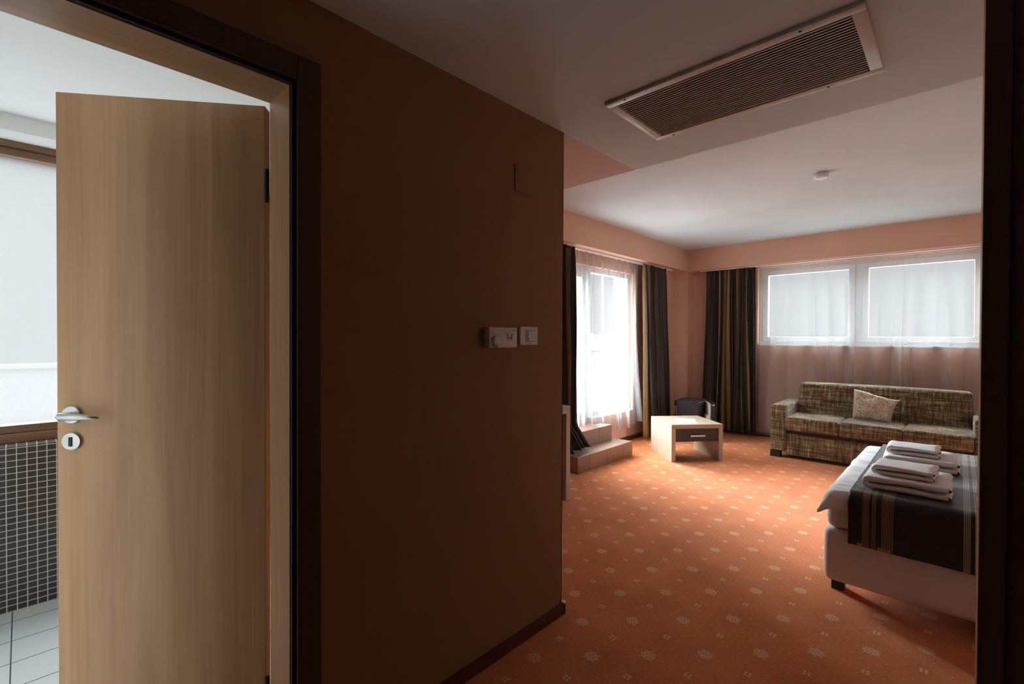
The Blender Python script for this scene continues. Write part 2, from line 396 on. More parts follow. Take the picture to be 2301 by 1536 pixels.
# ------------------------------------------------------------------ key dimensions (metres)
XW, XJ, YC = -1.365, -1.515, 1.779          # corridor wall face, its bathroom face, its end
HC, HR = 2.29, 2.599                        # corridor soffit, room ceiling
YS = 2.453                                  # soffit edge
XB, YB = -2.872, 6.726                      # inner faces of the beams
XL, YF = -3.082, 6.914                      # left wall, back wall
XT = -3.259                                 # bathroom tiled wall
XE = 1.62                                   # right wall of the room

# ------------------------------------------------------------------ shell
S('floor', B(((XL-.1, YC-.1, -.1), (XE, YF+.1, 0)), ((XJ+.075, -1.5, -.1), (.6, YC-.1, 0))), M['carpet'], 'orange carpet with cream medallions and small crosses', 'carpet')
S('floor_bathroom', B(((-3.6, -1.5, -.1), (XJ+.075, YC-.1, 0))), M['bath_floor'], 'pale bathroom floor tiles with dark joints', 'floor')
S('wall_left', B(((XJ, .545, 0), (XW, YC, HC)), ((XJ, -.12, 2.052), (XW, .545, HC)), ((XJ, -1.5, 0), (XW, -.12, HC))), M['brown_paint'],
  'brown painted corridor wall carrying the thermostat and the switch', 'wall')
S('wall_bathroom', B(((XT-.2, 1.64, 0), (XJ, YC-.004, HR))), M['bath_white'], 'white inner wall between bathroom and room', 'wall')
S('wall_partition', B(((XL-.02, YC-.004, 0), (XW, YC, HR))), M['peach'], 'peach wall behind the desk', 'wall')
S('wall_window_side', B(((XL-.28, YC, 0), (XL, 3.55, HR)), ((XL-.28, 5.52, 0), (XL, YF+.2, HR)), ((XL-.28, 3.55, 2.15), (XL, 5.52, HR)),
  ((XL-.28, 3.55, 0), (XL, 4.56, .325)), ((XL-.28, 4.56, 0), (XL, 5.52, .385))), M['peach'], 'peach wall around the balcony door', 'wall')
S('wall_back', B(((XL, YF, 0), (-1.985, YF+.2, HR)), ((.22, YF, 0), (XE, YF+.2, HR)), ((-1.985, YF, 0), (.22, YF+.2, 1.235)), ((-1.985, YF, 2.275), (.22, YF+.2, HR))), M['peach'],
  'peach wall under and over the wide back window', 'wall')
S('wall_right', B(((XE, 1.70, 0), (XE+.2, YF+.2, HR))), M['peach'])
S('wall_front', B(((.062, 1.69, 0), (XE, 1.81, HR))), M['peach'])
S('wall_corridor', B(((.60, -1.7, 0), (.75, 1.69, HC)), ((XJ, -1.7, 0), (.60, -1.5, HC))), M['brown_paint'])
S('trim_1', B(((XL, YB, 0), (XB, YF, 2.292))), M['peach'], 'narrow peach pillar in the far corner of the room', 'pillar')
S('trim_2', B(((XL, YC, 2.292), (XB, YF, HR)), ((XB, YB, 2.292), (XE, YF, HR))), M['peach'], 'peach boxed beam above the curtains', 'beam')
S('ceiling', B(((XL-.28, YC-.14, HR), (XE+.2, YF+.2, HR+.2))), M['white_paint'], 'white room ceiling', 'ceiling')
S('ceiling_corridor', B(((XW, -1.7, HC), (XE, YS, HR+.2))), M['white_paint'], 'lowered white corridor ceiling holding the grille', 'ceiling')
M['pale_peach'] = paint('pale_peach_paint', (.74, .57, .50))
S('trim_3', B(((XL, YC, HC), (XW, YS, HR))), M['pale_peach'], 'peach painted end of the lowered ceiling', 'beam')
# bathroom
S('wall_bathroom_side', B(((XT-.25, -1.25, 0), (XJ-.010, -1.10, 2.37))), M['bath_white'])  # unseen white wall set close to bounce light onto the door leaf
S('wall_bathroom_door_side', B(((XJ-.010, .545, 0), (XJ, 1.64, 2.37)), ((XJ-.010, -.12, 2.052), (XJ, .545, 2.37)), ((XJ-.010, -1.25, 0), (XJ, -.12, 2.37))), M['bath_white'])  # thin white skin added over the brown wall for bounced light
S('ceiling_bathroom', B(((XT-.25, -1.7, 2.37), (XJ, 1.64, 2.8))), M['bath_white'])
bm = B(((XT-.25, -1.5, 0), (XT, 1.64, .79)), ((XT-.25, 1.25, .79), (XT, 1.64, 2.3)), ((XT-.25, -1.5, .79), (XT, -1.25, 2.3)))
for f in bm.faces:
    if f.normal.z > .5: f.material_index = 1
S('wall_bathroom_window', bm, [M['mosaic'], M['mosaic_top']], 'dark brown mosaic tiled wall below the bathroom window', 'wall')
bm = bmesh.new()   # rounded plaster head above the bathroom window
prof = [(XT-.25, 2.29), (XT-.10, 2.275), (XT-.04, 2.28), (XT-.012, 2.295), (XT, 2.325), (XT, 2.375), (XT-.25, 2.375)]
va = [bm.verts.new((x, -1.5, z)) for x, z in prof]; vb = [bm.verts.new((x, 1.64, z)) for x, z in prof]
for i in range(len(prof)):
    j = (i+1) % len(prof); bm.faces.new((va[i], vb[i], vb[j], va[j]))
bm.faces.new(list(reversed(va))); bm.faces.new(vb)
S('trim_4', bm, M['bath_white'], 'rounded white plaster head over the bathroom window', 'trim', smooth='auto')
# skirting
S('baseboard_left', B(((XW, .615, 0), (XW+.014, YC+.014, .052)), ((XL, YC, 0), (XW+.014, YC+.014, .052)), bevel=.003), M['darkwood'], 'dark red-brown skirting along the corridor wall', 'skirting')
S('baseboard_window_side', B(((XL, YC+.014, 0), (XL+.014, 3.66, .055)), ((XL, 4.76, 0), (XL+.014, YB, .055)), ((XL+.014, YB-.014, 0), (XB+.014, YB, .055)), ((XB, YB, 0), (XB+.014, YF, .055)), bevel=.003), M['darkwood'])
S('baseboard_back', B(((XB+.014, YF-.014, 0), (XE, YF, .055)), bevel=.003), M['darkwood'])
cap = obj('baseboard_corner_cap', B(((XW-.004, YC-.004, .050), (XW+.018, YC+.018, .060)), bevel=.003), M['white_plastic'])
tag(cap, 'tiny white corner cap on the skirting at the end of the corridor wall', 'cap')

# ------------------------------------------------------------------ bathroom door frame and leaf
fr = SE('door_1', 'beech door frame lining the bathroom doorway', 'door frame', (XW, .525, 0))
def at(bm, p):   # move geometry made in world coordinates into the empty's space
    bmesh.ops.translate(bm, vec=-Vector(p), verts=bm.verts); return bm
P0 = (XW, .525, 0)
lin = [((XJ-.012, .525, 0), (XW-.012, .545, 2.05)), ((XJ-.075, .551, 0), (XJ-.010, .566, 2.05)), ((XJ-.012, -.12, 0), (XW-.012, -.10, 2.05))]
obj('jamb', at(B(*lin, bevel=.001), P0), M['beech'], fr)
obj('lintel', at(B(((XJ-.012, -.12, 2.031), (XW-.012, .545, 2.052)), bevel=.001), P0), M['beech_x'], fr)
obj('groove_strip', at(B(((XW-.014, .527, 0), (XW+.002, .538, 2.04)), ((XW-.014, -.10, 2.033), (XW+.002, .538, 2.044)), ((XW-.014, -.113, 0), (XW+.002, -.102, 2.04))), P0), M['groove_dark'], fr)  # dark strip filling the groove between jamb and casing
obj('casing', at(B(((XW, .538, 0), (XW+.014, .606, 2.112)), ((XW, -.181, 0), (XW+.014, -.113, 2.112)), ((XW, -.113, 2.044), (XW+.014, .538, 2.112)), bevel=.002), P0), M['door_casing'], fr)

HG = Vector((-1.541, .516, 0)); FE = Vector((-1.893, .070, 0))   # hinge side and free edge of the leaf, camera face
dl = (FE-HG); LW = dl.length; ang = math.atan2(dl.y, dl.x)
leaf = SE('door_2', 'beech veneered bathroom door standing half open', 'door', (HG.x, HG.y, 0)); leaf.rotation_euler = (0, 0, ang)
# local: x along the leaf away from hinge, +y or -y = thickness. camera face at y=0; camera lies on which side?
side = 1 if (Matrix.Rotation(-ang, 3, 'Z') @ (Vector((0, 0, 0))-HG)).y > 0 else -1
th = -.040*side
obj('leaf', B(((0, min(0, th), .008), (LW, max(0, th), 2.024)), bevel=.0015), M['beech'], leaf)
hx = LW-.040
bm = bmesh.new(); lathe(bm, [(.020, 0), (.0265, .0), (.0265, .005), (.024, .008), (.010, .009), (.010, .014)], 36, (hx, 0, 1.09), (0, side, 0))
rs = obj('handle_rose', bm, M['steel'], leaf, smooth='auto')
bm = bmesh.new(); lathe(bm, [(.009, 0), (.009, .030), (.0095, .034)], 20, (hx, side*.008, 1.09), (0, side, 0))
pts = [(hx+.012, side*.038, 1.090), (hx+.004, side*.041, 1.0905), (hx-.02, side*.042, 1.090), (hx-.045, side*.041, 1.089), (hx-.070, side*.038, 1.087), (hx-.086, side*.034, 1.085), (hx-.090, side*.033, 1.0845)]
tube(bm, pts, [.006, .0115, .0115, .010, .0075, .0045, .002], 14)
obj('lever_handle', bm, M['steel'], leaf, smooth='auto')
bm = bmesh.new(); lathe(bm, [(.020, 0), (.0265, 0), (.0265, .005), (.024, .008), (.002, .009)], 36, (hx, 0, 1.013), (0, side, 0))
esc = obj('keyhole_plate', bm, M['steel'], leaf, smooth='auto')
bm = B(((hx-.0045, side*.008-.0015, .999), (hx+.0045, side*.008+.0035*side, 1.026)), bevel=.0015)
obj('keyhole', bm, M['black'], esc)
for z in (.22, 1.78):
    bm = bmesh.new(); cyl(bm, (-.006, side*.004, z-.05), (-.006, side*.004, z+.05), .007, seg=16)
    obj('hinge', bm, M['foot'], leaf, smooth='auto')

# bathroom window
bw = SE('window_1', 'brown framed frosted bathroom window', 'window', (XT-.16, 0, .79))
xw0, xw1 = -.07, 0.0
def fr_rect(bm, x0, x1, y0, y1, z0, z1, t, bev=.004):
    box(bm, (x0, y0, z0), (x1, y1, z0+t), bevel=bev); box(bm, (x0, y0, z1-t), (x1, y1, z1), bevel=bev)
    box(bm, (x0, y0, z0+t), (x1, y0+t, z1-t), bevel=bev); box(bm, (x0, y1-t, z0+t), (x1, y1, z1-t), bevel=bev)
bm = bmesh.new(); fr_rect(bm, -.06, .055, -1.25, 1.25, 0, 1.50, .045)
obj('window_frame', bm, M['brownwood'], bw)
bm = bmesh.new(); fr_rect(bm, -.05, .035, -1.205, 1.205, .045, 1.455, .040)
obj('window_sash', bm, M['brownwood'], bw)
obj('pane', B(((-.012, -1.165, .085), (-.006, 1.165, 1.415))), M['frost'], bw)

# ------------------------------------------------------------------ door jamb on the right of the corridor
e = SE('door_3', 'dark brown door frame at the right edge', 'door frame', (.05, 1.69, 0))
obj('jamb', B(((-.010, -.012, 0), (.012, .132, HC))), M['beech'], e)  # lighter wood stands in for the edge catching room light
obj('casing', B(((-.010, -.028, 0), (.038, 0, HC)), ((.038, -.018, 0), (.16, 0, HC)), bevel=.002), M['door_casing'], e)

# ------------------------------------------------------------------ wall fittings in the corridor
t = thing('thermostat', 'white room thermostat with round dial on the dark corridor wall', 'thermostat', (XW, 1.345, 1.320))
obj('housing', B(((0, -.080, -.041), (.034, .080, .041)), bevel=.004), M['white_plastic'], t, smooth='auto')
bm = bmesh.new(); lathe(bm, [(.021, 0), (.0225, .001), (.0225, .009), (.020, .012), (.002, .013)], 36, (.034, -.044, -.014), (1, 0, 0))
d = obj('dial', bm, M['white_plastic'], t, smooth='auto')
obj('pointer', B(((.042, -.049, -.040), (.050, -.039, -.026)), bevel=.002), M['white_plastic'], d)
bm = bmesh.new()
for a in (-250, -205, 115, 65, 30, -10, -40):
    a = R(a); y, z = -.044+.030*math.cos(a), -.014+.030*math.sin(a)
    if abs(z) < .038 and abs(y) < .078: box(bm, (.0335, y-.0018, z-.0015), (.0347, y+.0018, z+.0015))
obj('scale_mark', bm, M['greymark'], t)
bm = B(((.0335, .022, -.012), (.0352, .027, .016)), ((.0335, .044, -.012), (.0352, .049, .016)), ((.0335, .027, -.004), (.0352, .044, .001)), ((.0335, .014, .009), (.0352, .022, .014)), ((.0335, .049, .009), (.0352, .053, .014)))
obj('mode_mark', bm, M['greymark'], t)
bm = bmesh.new()
for i in range(5): box(bm, (.0335, .050+i*.0042, .026), (.0345, .0528+i*.0042, .031))
obj('printed_badge', bm, M['greymark'], t)

t = thing('key_card_switch', 'white square switch plate right of the thermostat', 'switch', (XW, 1.527, 1.327))
obj('plate', B(((0, -.058, -.040), (.011, .058, .040)), bevel=.0055, seg=3), M['white_plastic'], t, smooth='auto')
obj('inner_frame', B(((.009, -.022, -.027), (.0135, .034, .026)), bevel=.0015), M['white_plastic'], t)
obj('rocker', B(((.0115, -.013, -.022), (.0165, .029, .021)), bevel=.0018), M['white_plastic'], t)
obj('switch_mark', B(((.016, -.009, -.016), (.0168, -.005, -.010)), ((.0105, .000, -.034), (.0115, .012, -.031))), M['greymark'], t)
obj('gap', B(((.0130, -.0155, -.0245), (.0140, .0315, .0235))), M['greymark'], t)

bm = B(((XW, 1.442, 1.940), (XW+.005, 1.560, 2.055)), bevel=.0022)
tag(obj('junction_box_cover', bm, M['brown_paint']), 'flat square cover painted over on the corridor wall above the switch', 'cover')

# ------------------------------------------------------------------ air grille
g = thing('ceiling_air_grille', 'long white slatted air grille in the lowered corridor ceiling', 'air vent', (-.637, 1.904, HC))
hx_, hy_ = .433, .236
bm = bmesh.new(); f_ = .036
for a, b in (((-hx_, -hy_, -.012), (hx_, -hy_+f_, 0)), ((-hx_, hy_-f_, -.012), (hx_, hy_, 0)), ((-hx_, -hy_+f_, -.012), (-hx_+f_, hy_-f_, 0)), ((hx_-f_, -hy_+f_, -.012), (hx_, hy_-f_, 0))):
    box(bm, a, b, bevel=.003)
obj('grille_frame', bm, M['white_metal'], g, smooth='auto')
obj('duct_shadow', B(((-hx_+.02, -hy_+.02, -.0015), (hx_-.02, hy_-.02, 0))), M['duct_shade'], g)  # flat dark plate stands in for the shade behind the slats
n = 24; y0, y1 = -hy_+f_+.006, hy_-f_-.006
for i in range(n):
    y = y0 + (y1-y0)*(i+.5)/n
    bm = bmesh.new(); vs = box(bm, (-hx_+f_-.002, -.0050, -.0010), (hx_-f_+.002, .0050, .0010))
    bmesh.ops.rotate(bm, cent=(0, 0, 0), matrix=Matrix.Rotation(R(18), 3, 'X'), verts=bm.verts)
    bmesh.ops.translate(bm, vec=(0, y, -.0085), verts=bm.verts)
    obj('slat', bm, M['grille_metal'], g)
for sx, sy in ((-.80, -1), (.62, -1), (-.80, 1), (.62, 1)):
    bm = bmesh.new(); lathe(bm, [(.0045, 0), (.0045, .0012), (.002, .0025)], 14, (sx*hx_, sy*(hy_-.014), -.012), (0, 0, -1))
    obj('screw', bm, M['black'], g)

# ------------------------------------------------------------------ smoke detector
M['detector'] = plain('detector_white_plastic', (.90, .92, .93), .35)
t = thing('smoke_detector', 'small round white smoke detector on the room ceiling', 'smoke detector', (-.784, 4.273, HR))
bm = bmesh.new(); lathe(bm, [(.036, 0), (.036, .010), (.040, .012)], 32, (0, 0, 0), (0, 0, -1)); obj('mounting_base', bm, M['detector'], t, smooth='auto')
bm = bmesh.new(); lathe(bm, [(.050, .012), (.052, .018), (.050, .032), (.043, .041), (.028, .045), (.004, .046)], 36, (0, 0, 0), (0, 0, -1)); obj('cover', bm, M['detector'], t, smooth='auto')

# ------------------------------------------------------------------ back window
bk = SE('window_2', 'wide white framed window in the back wall with two panes', 'window', (-.885, YF+.115, 1.235))
def fr_x(bm, y0, y1, x0, x1, z0, z1, t, bev=.004):
    box(bm, (x0, y0, z0), (x1, y1, z0+t), bevel=bev); box(bm, (x0, y0, z1-t), (x1, y1, z1), bevel=bev)
    box(bm, (x0, y0, z0+t), (x0+t, y1, z1-t), bevel=bev); box(bm, (x1-t, y0, z0+t), (x1, y1, z1-t), bevel=bev)
xa, xb_ = -1.985+.885, .22+.885
bm = bmesh.new(); fr_x(bm, -.035, .035, xa, xb_, 0, 1.04, .045); box(bm, (-.035, -.035, .045), (.035, .035, .995), bevel=.003)
obj('window_frame', bm, M['pvc'], bk)
for x0, x1 in ((xa+.045, -.035), (.035, xb_-.045)):
    bm = bmesh.new(); fr_x(bm, -.048, .028, x0, x1, .045, .995, .062)
    sh = obj('window_sash', bm, M['pvc'], bk)
    obj('pane', B(((x0+.06, -.012, .105), (x1-.06, -.006, .935))), M['glass'], sh)
obj('window_sill', B(((xa, -.115-.02, -.012), (xb_, -.02, .008)), bevel=.003), M['pvc'], bk)

# balcony door and side window
bd = SE('door_4', 'white framed glass balcony door with fixed side window', 'balcony door', (XL-.09, 4.5, .325))
def fy(bm, y0, y1, z0, z1, t, x0=-.035, x1=.035, bev=.004): fr_rect(bm, x0, x1, y0, y1, z0, z1, t, bev)
bm = bmesh.new(); fy(bm, -.95, .06, 0, 1.825, .05); obj('door_frame', bm, M['pvc'], bd)
bm = bmesh.new(); fy(bm, -.90, .012, .05, 1.775, .088, -.03, .045); lf = obj('door_sash', bm, M['pvc'], bd)
obj('pane', B(((-.004, -.81, .14), (.002, -.078, 1.69))), M['glass'], lf)
bm = bmesh.new(); lathe(bm, [(.016, 0), (.016, .012)], 20, (.045, -.035, .965), (1, 0, 0)); tube(bm, [(.057, -.035, .965), (.085, -.035, .965), (.09, -.06, .965), (.09, -.15, .96)], .009, 10); lathe(bm, [(.004, 0), (.03, .004), (.03, .02), (.004, .024)], 24, (.05, -.035, 1.01), (1, 0, 0))
obj('door_handle', bm, M['pvc'], lf, smooth='auto')
bm = bmesh.new(); fy(bm, .06, 1.02, .06, 1.825, .062); obj('window_frame', bm, M['pvc'], bd)
obj('pane', B(((-.004, .12, .12), (.002, .96, 1.765))), M['glass'], bd)
obj('window_sill', B(((.035, .07, .048), (.10, 1.02, .066)), bevel=.003), M['pvc'], bd)

# ------------------------------------------------------------------ outside
S('floor_terrace', B(((-7.0, -3, .10), (XL-.28, 14, .28))), M['terrace'])
S('wall_parapet', B(((-7.2, -3, .10), (-7.0, 14, .98)), ((-7.24, -3, .98), (-6.96, 14, 1.02))), M['parapet'], 'pale terrace parapet seen through the balcony door', 'parapet')
S('floor_ground', B(((-120, -80, -6.2), (80, 140, -6))), M['ground'])
tb = thing('terrace_table', 'grey low slatted table on the terrace outside', 'table', (-5.35, 8.15, .28), R(12))
bm = bmesh.new()
for i in range(6): box(bm, (-.40+i*.135, -.55, .30), (-.40+i*.135+.115, .55, .325), bevel=.003)
obj('tabletop', bm, M['outdoor'], tb)
for sx in (-1, 1):
    for sy in (-1, 1):
        bm = bmesh.new(); tube(bm, [(sx*.30, sy*.42, .30), (sx*.37, sy*.50, 0)], .022, 6); obj('leg', bm, M['outdoor'], tb)
def chair_at(x, y, rz, lab):
    t = thing('terrace_chair', lab, 'chair', (x, y, .28), rz)
    bm = bmesh.new()
    for i in range(4): box(bm, (-.24+i*.125, -.25, .37), (-.24+i*.125+.105, .25, .39), bevel=.003)
    obj('seat', bm, M['outdoor'], t)
    bm = bmesh.new()
    for i in range(4): box(bm, (-.30-i*.02, -.25, .45+i*.10), (-.28-i*.02, .25, .53+i*.10), bevel=.003)
    obj('backrest', bm, M['outdoor'], t)
    for s in (-1, 1):
        bm = bmesh.new(); box(bm, (-.32, s*.28-.03, .53), (.28, s*.28+.03, .555), bevel=.004); obj('armrest', bm, M['outdoor'], t)
        bm = bmesh.new(); tube(bm, [(.22, s*.28, .53), (.30, s*.28, 0)], .02, 6); obj('leg', bm, M['outdoor'], t)
        bm = bmesh.new(); tube(bm, [(-.36, s*.27, .80), (-.20, s*.28, .38), (-.34, s*.28, 0)], .02, 6); obj('leg', bm, M['outdoor'], t)
chair_at(-5.55, 7.35, R(80), 'grey wooden armchair nearer the balcony door on the terrace')
chair_at(-6.35, 8.9, R(-20), 'grey wooden armchair beyond the low terrace table')
tree_labels = ['faint hazy tree beyond the parapet, left in the balcony glass', 'small round hazy tree beyond the parapet', 'broad hazy tree beyond the parapet, right of the small round one', 'tallest hazy tree beyond the parapet, at the right of the balcony glass']
for k, (x, y, h, r) in enumerate(((-48, 60, 8.0, 4.4), (-46, 69, 8.2, 3.2), (-50, 82, 8.9, 4.4), (-36, 72, 12.0, 3.2))):
    t = thing('hazy_tree', tree_labels[k], 'tree', (x, y, -6), 0, 'hazy trees beyond the terrace')
    bm = bmesh.new(); tube(bm, [(0, 0, 0), (.2, .1, h*.3), (0, 0, h*.65)], [.35, .28, .18], 8); obj('trunk', bm, M['foot'], t)
    bm = bmesh.new()
    for q in range(9):
        a = random.uniform(0, 6.28); rad = r*random.uniform(.1, .55); cz = h*.5 + random.uniform(-.1, .28)*h
        rr2 = r*random.uniform(.38, .6); cz = min(cz, h-rr2*.8)
        s_ = bmesh.ops.create_icosphere(bm, subdivisions=3, radius=rr2)
        for v in s_['verts']:
            nn = noise.noise(v.co*1.3+Vector((k*7, q*3, 0)))*.35+noise.noise(v.co*4+Vector((k, q, 0)))*.14
            v.co = v.co*(1+nn)+Vector((rad*math.cos(a), rad*math.sin(a), cz))
    obj('crown', bm, M['foliage'], t, smooth=True)

# ------------------------------------------------------------------ steps to the balcony door
st = thing('balcony_steps', 'two brown tiled steps rising to the balcony door', 'steps', (-2.65, 4.22, 0))
def tread_split(bm):
    return bm
obj('lower_step', at(B(((-2.90, 3.70, 0), (-2.650, 4.742, .16)), bevel=.003), (-2.65, 4.22, 0)), M['step_tile'], st)
obj('upper_step', at(B(((XL, 3.70, 0), (-2.886, 4.690, .322)), bevel=.003), (-2.65, 4.22, 0)), M['step_tile_up'], st)

# ------------------------------------------------------------------ curtains
def curtain(name, p0, p1, ztop, zbot, full, folds, amp_t, amp_b, mat, seed=0, spread=(0, 0), push=0.0, nz=44, per=14, header=.07, parent=None, zfun=None, pfun=None, uoff=0.0, thick=0, drift=.5, irr=.35):
    """cloth hanging between plan points p0,p1; folds run along the line, depth to the right of p0->p1 (room side)"""
    rnd = random.Random(seed); p0, p1 = Vector((*p0, 0)), Vector((*p1, 0)); L = (p1-p0).length; d = (p1-p0)/L; nrm = Vector((d.y, -d.x, 0))
    N = int(folds*per)+1
    # irregular fold widths
    ws = [1+rnd.uniform(-irr, irr)*1.2 for _ in range(folds)]; S_ = sum(ws); edges = [0]
    for a in ws: edges.append(edges[-1]+a/S_)
    amps = [1+rnd.uniform(-irr, irr) for _ in range(folds)]; ph = rnd.uniform(0, 10)
    bm = bmesh.new(); uvl = bm.loops.layers.uv.new('UVMap'); rows = []
    for j in range(nz+1):
        w_ = j/nz; row = []
        for i in range(N):
            s = i/(N-1)
            k = min(folds-1, next((q for q in range(folds) if s <= edges[q+1]+1e-9), folds-1))
            loc_ = (s-edges[k])/(edges[k+1]-edges[k])
            zb = zbot if zfun is None else zfun(s); z = ztop + (zb-ztop)*w_
            a = (amp_t + (amp_b-amp_t)*min(1, w_*1.6)**.8)*amps[k]
            hdr = max(0, 1-(ztop-z)/header) if header else 0
            y = a*math.sin(2*math.pi*loc_)*(1-.35*hdr)
            y += .35*a*math.sin(2*math.pi*(s*folds*.5+ph+w_*.4))
            y += hdr*amp_t*.5*math.sin(2*math.pi*loc_*3)
            dx = drift*a*math.sin(2*math.pi*(s*3+w_*.5+ph)) + spread[0]*(1-s)*w_**1.5*-1 + spread[1]*s*w_**1.5
            dx += .5*a*math.sin(4*math.pi*loc_)*.5
            pp = push*w_**2 if pfun is None else pfun(s, w_)
            P = p0 + d*(s*L+dx) + nrm*(y+pp); P.z = z
            row.append(bm.verts.new(P))
        rows.append(row)
    for j in range(nz):
        for i in range(N-1):
            f = bm.faces.new((rows[j][i], rows[j+1][i], rows[j+1][i+1], rows[j][i+1]))
            for lp, (ii, jj) in zip(f.loops, ((i, j), (i, j+1), (i+1, j+1), (i+1, j))):
                lp[uvl].uv = (uoff + ii/(N-1)*L*full, jj/nz*(ztop-zbot))
    ob = obj(name, bm, mat, parent, smooth=True)
    if thick:
        m = ob.modifiers.new('thickness', 'SOLIDIFY'); m.thickness = thick; m.offset = 0
    return ob
CX = -2.985   # line of the left rail
def rail(name, a, b, lab):
    tag(obj(name, B((a, b), bevel=.002), M['white_plastic']), lab, 'curtain rail')
rail('curtain_rail', (CX-.045, 1.85, 2.276), (CX+.022, 6.42, 2.292), 'white ceiling-mounted curtain rail over the balcony door')
rail('curtain_rail', (-2.72, YB+.045, 2.276), (XE, YB+.110, 2.292), 'white ceiling-mounted curtain rail over the back window')
def lab(o_, l, c='curtain', g=None): return tag(o_, l, c, g)
# left dark curtain: bunched, kicks out onto the lower step
def pf_left(s, w_):
    k = max(0, (w_-.80)/.20)
    return .05*w_ + .27*k**1.3*(.35+.65*s)
c1 = curtain('striped_curtain', (CX+.035, 4.045), (CX+.035, 3.50), 2.276, .172, 2.2, 8, .030, .045, M['drape'], 3, header=.10,
             zfun=lambda s: .190 + .015*math.sin(9*s), pfun=lambda s, w_: -(.015*w_ + .06*min(1, max(0, (w_-.90)/.03)) + .12*max(0, (w_-.93)/.07)*(1-.3*s)), uoff=.02, thick=.0015, spread=(.0, .05))
lab(c1, 'dark striped curtain left of the balcony door, its hem spilling onto the tiled step')
c2 = curtain('striped_curtain', (CX+.035, 6.140), (CX+.035, 5.510), 2.272, .035, 2.6, 9, .026, .042, M['drape'], 11, (.10, .02), 0, header=.08, uoff=.13, thick=.0015, pfun=lambda s, w_: -.045*w_)
lab(c2, 'dark striped curtain between the balcony window and the corner pillar')
c3 = curtain('striped_curtain', (-2.640, YB+.065), (-1.985, YB+.065), 2.274, .035, 2.6, 12, .022, .036, M['drape'], 5, (.03, .04), 0, header=.08, uoff=.30, thick=.0015, pfun=lambda s, w_: .02*w_)
lab(c3, 'dark striped curtain at the left end of the back window')
# sheers
def z_sheer(s):      # s=0 at far end (y 5.56), s=1 at near end: rests on the upper step at the near end
    y = 5.52 - s*1.48
    if y < 4.73: return .335 + .012*math.sin(30*s)
    t_ = (5.52-y)/.86
    return .235 - .05*t_ + .012*math.sin(22*s)
sh1 = curtain('sheer_curtain', (CX-.040, 5.52), (CX-.040, 4.04), 2.276, .25, 1.6, 12, .018, .038, M['sheer'], 21, (.06, 0), 0, header=.05, zfun=z_sheer,
              pfun=lambda s, w_: -(.01*w_ + .02*max(0, (w_-.7)/.3)), nz=50, drift=.8)
lab(sh1, 'white sheer curtain over the balcony door', 'sheer curtain')
sh2 = curtain('sheer_curtain', (-1.965, YB+.130), (1.50, YB+.130), 2.274, .03, 1.5, 17, .012, .044, M['sheer_back'], 33, (0, 0), 0, header=.05, pfun=lambda s, w_: .0, nz=40, drift=.6)
lab(sh2, 'wide white sheer curtain across the back window behind the sofa', 'sheer curtain')

# ------------------------------------------------------------------ coffee table
ct = thing('coffee_table', 'low square pale oak coffee table with one black drawer', 'coffee table', (-2.228, 5.171, 0), R(49.2))
W, D, H_ = .287, .280, .397
obj('tabletop', B(((-W, -D, H_-.043), (W, D, H_)), bevel=.0015), M['lightoak_x'], ct)
for s in (-1, 1):
    x0, x1 = (s*W, s*(W-.045)); obj('side_panel', B(((min(x0, x1), -D, 0), (max(x0, x1), D, H_-.043)), bevel=.0015), M['lightoak_z'], ct)
dr = obj('drawer', B(((-W+.047, -D+.006, H_-.043-.140), (W-.047, D-.02, H_-.045)), bevel=.001), M['black_front'], ct)
bm = B(((-.082, -D-.014, .268), (.082, -D-.006, .286)), ((-.078, -D-.008, .272), (-.068, -D+.008, .282)), ((.068, -D-.008, .272), (.078, -D+.008, .282)), bevel=.001)
obj('drawer_handle', bm, M['grip'], dr)
pp = tag(obj('printed_sheet', B(((-.105, -.1485, 0), (.105, .1485, .0012))), M['paper'], loc=(-2.20, 5.115, H_+.0004)), 'white printed sheet lying on the coffee table', 'paper')
pp.rotation_euler = (0, 0, R(28))
# ------------------------------------------------------------------ desk at the corridor wall end
dk = thing('desk', 'pale wood desk whose end panel shows past the corridor wall', 'desk', (-2.59, 3.09, 0))
obj('desktop', B(((-.30, -1.25, .707), (.30, 0, .765)), bevel=.002), M['lightoak_x'], dk)
for y in (-.052, -1.25): obj('side_panel', B(((-.30, y, 0), (.30, y+.052, .707)), bevel=.0015), M['lightoak_z'], dk)
obj('back_panel', B(((-.28, -1.198, .30), (-.262, -.052, .707))), M['lightoak_z'], dk)

# ------------------------------------------------------------------ minibar
mb = thing('mini_fridge', 'small black minibar fridge with its door ajar in the corner', 'fridge', (-2.56, 6.14, 0), R(3))
bw_, bd_ = .135, .165
obj('cabinet', B(((-bw_, -bd_, .02), (bw_, bd_, .50)), bevel=.004), M['fridge'], mb)
obj('top_panel', B(((-bw_-.004, -bd_-.004, .50), (bw_+.010, bd_+.004, .512)), bevel=.003), M['foot'], mb)
dd_ = obj('fridge_door', B(((0, -.325, .03), (.050, 0, .50)), bevel=.006), M['black'], mb, loc=(bw_+.006, bd_, 0)); dd_.rotation_euler = (0, 0, R(27))
obj('door_liner', B(((-.022, -.312, .05), (0.0, -.015, .485)), ((-.05, -.29, .10), (-.022, -.06, .14)), ((-.05, -.29, .25), (-.022, -.06, .33)), bevel=.006), M['white_plastic'], dd_)
obj('door_handle', B(((.012, -.329, .462), (.040, -.3245, .480)), bevel=.001), M['grip'], dd_)
obj('trim_strip', B(((bw_+.001, -bd_+.01, .485), (bw_+.004, bd_-.02, .492))), M['grip'], mb)
obj('rear_box', B(((-bw_-.06, -.10, .42), (-bw_, .12, .49)), bevel=.004), M['black'], mb)
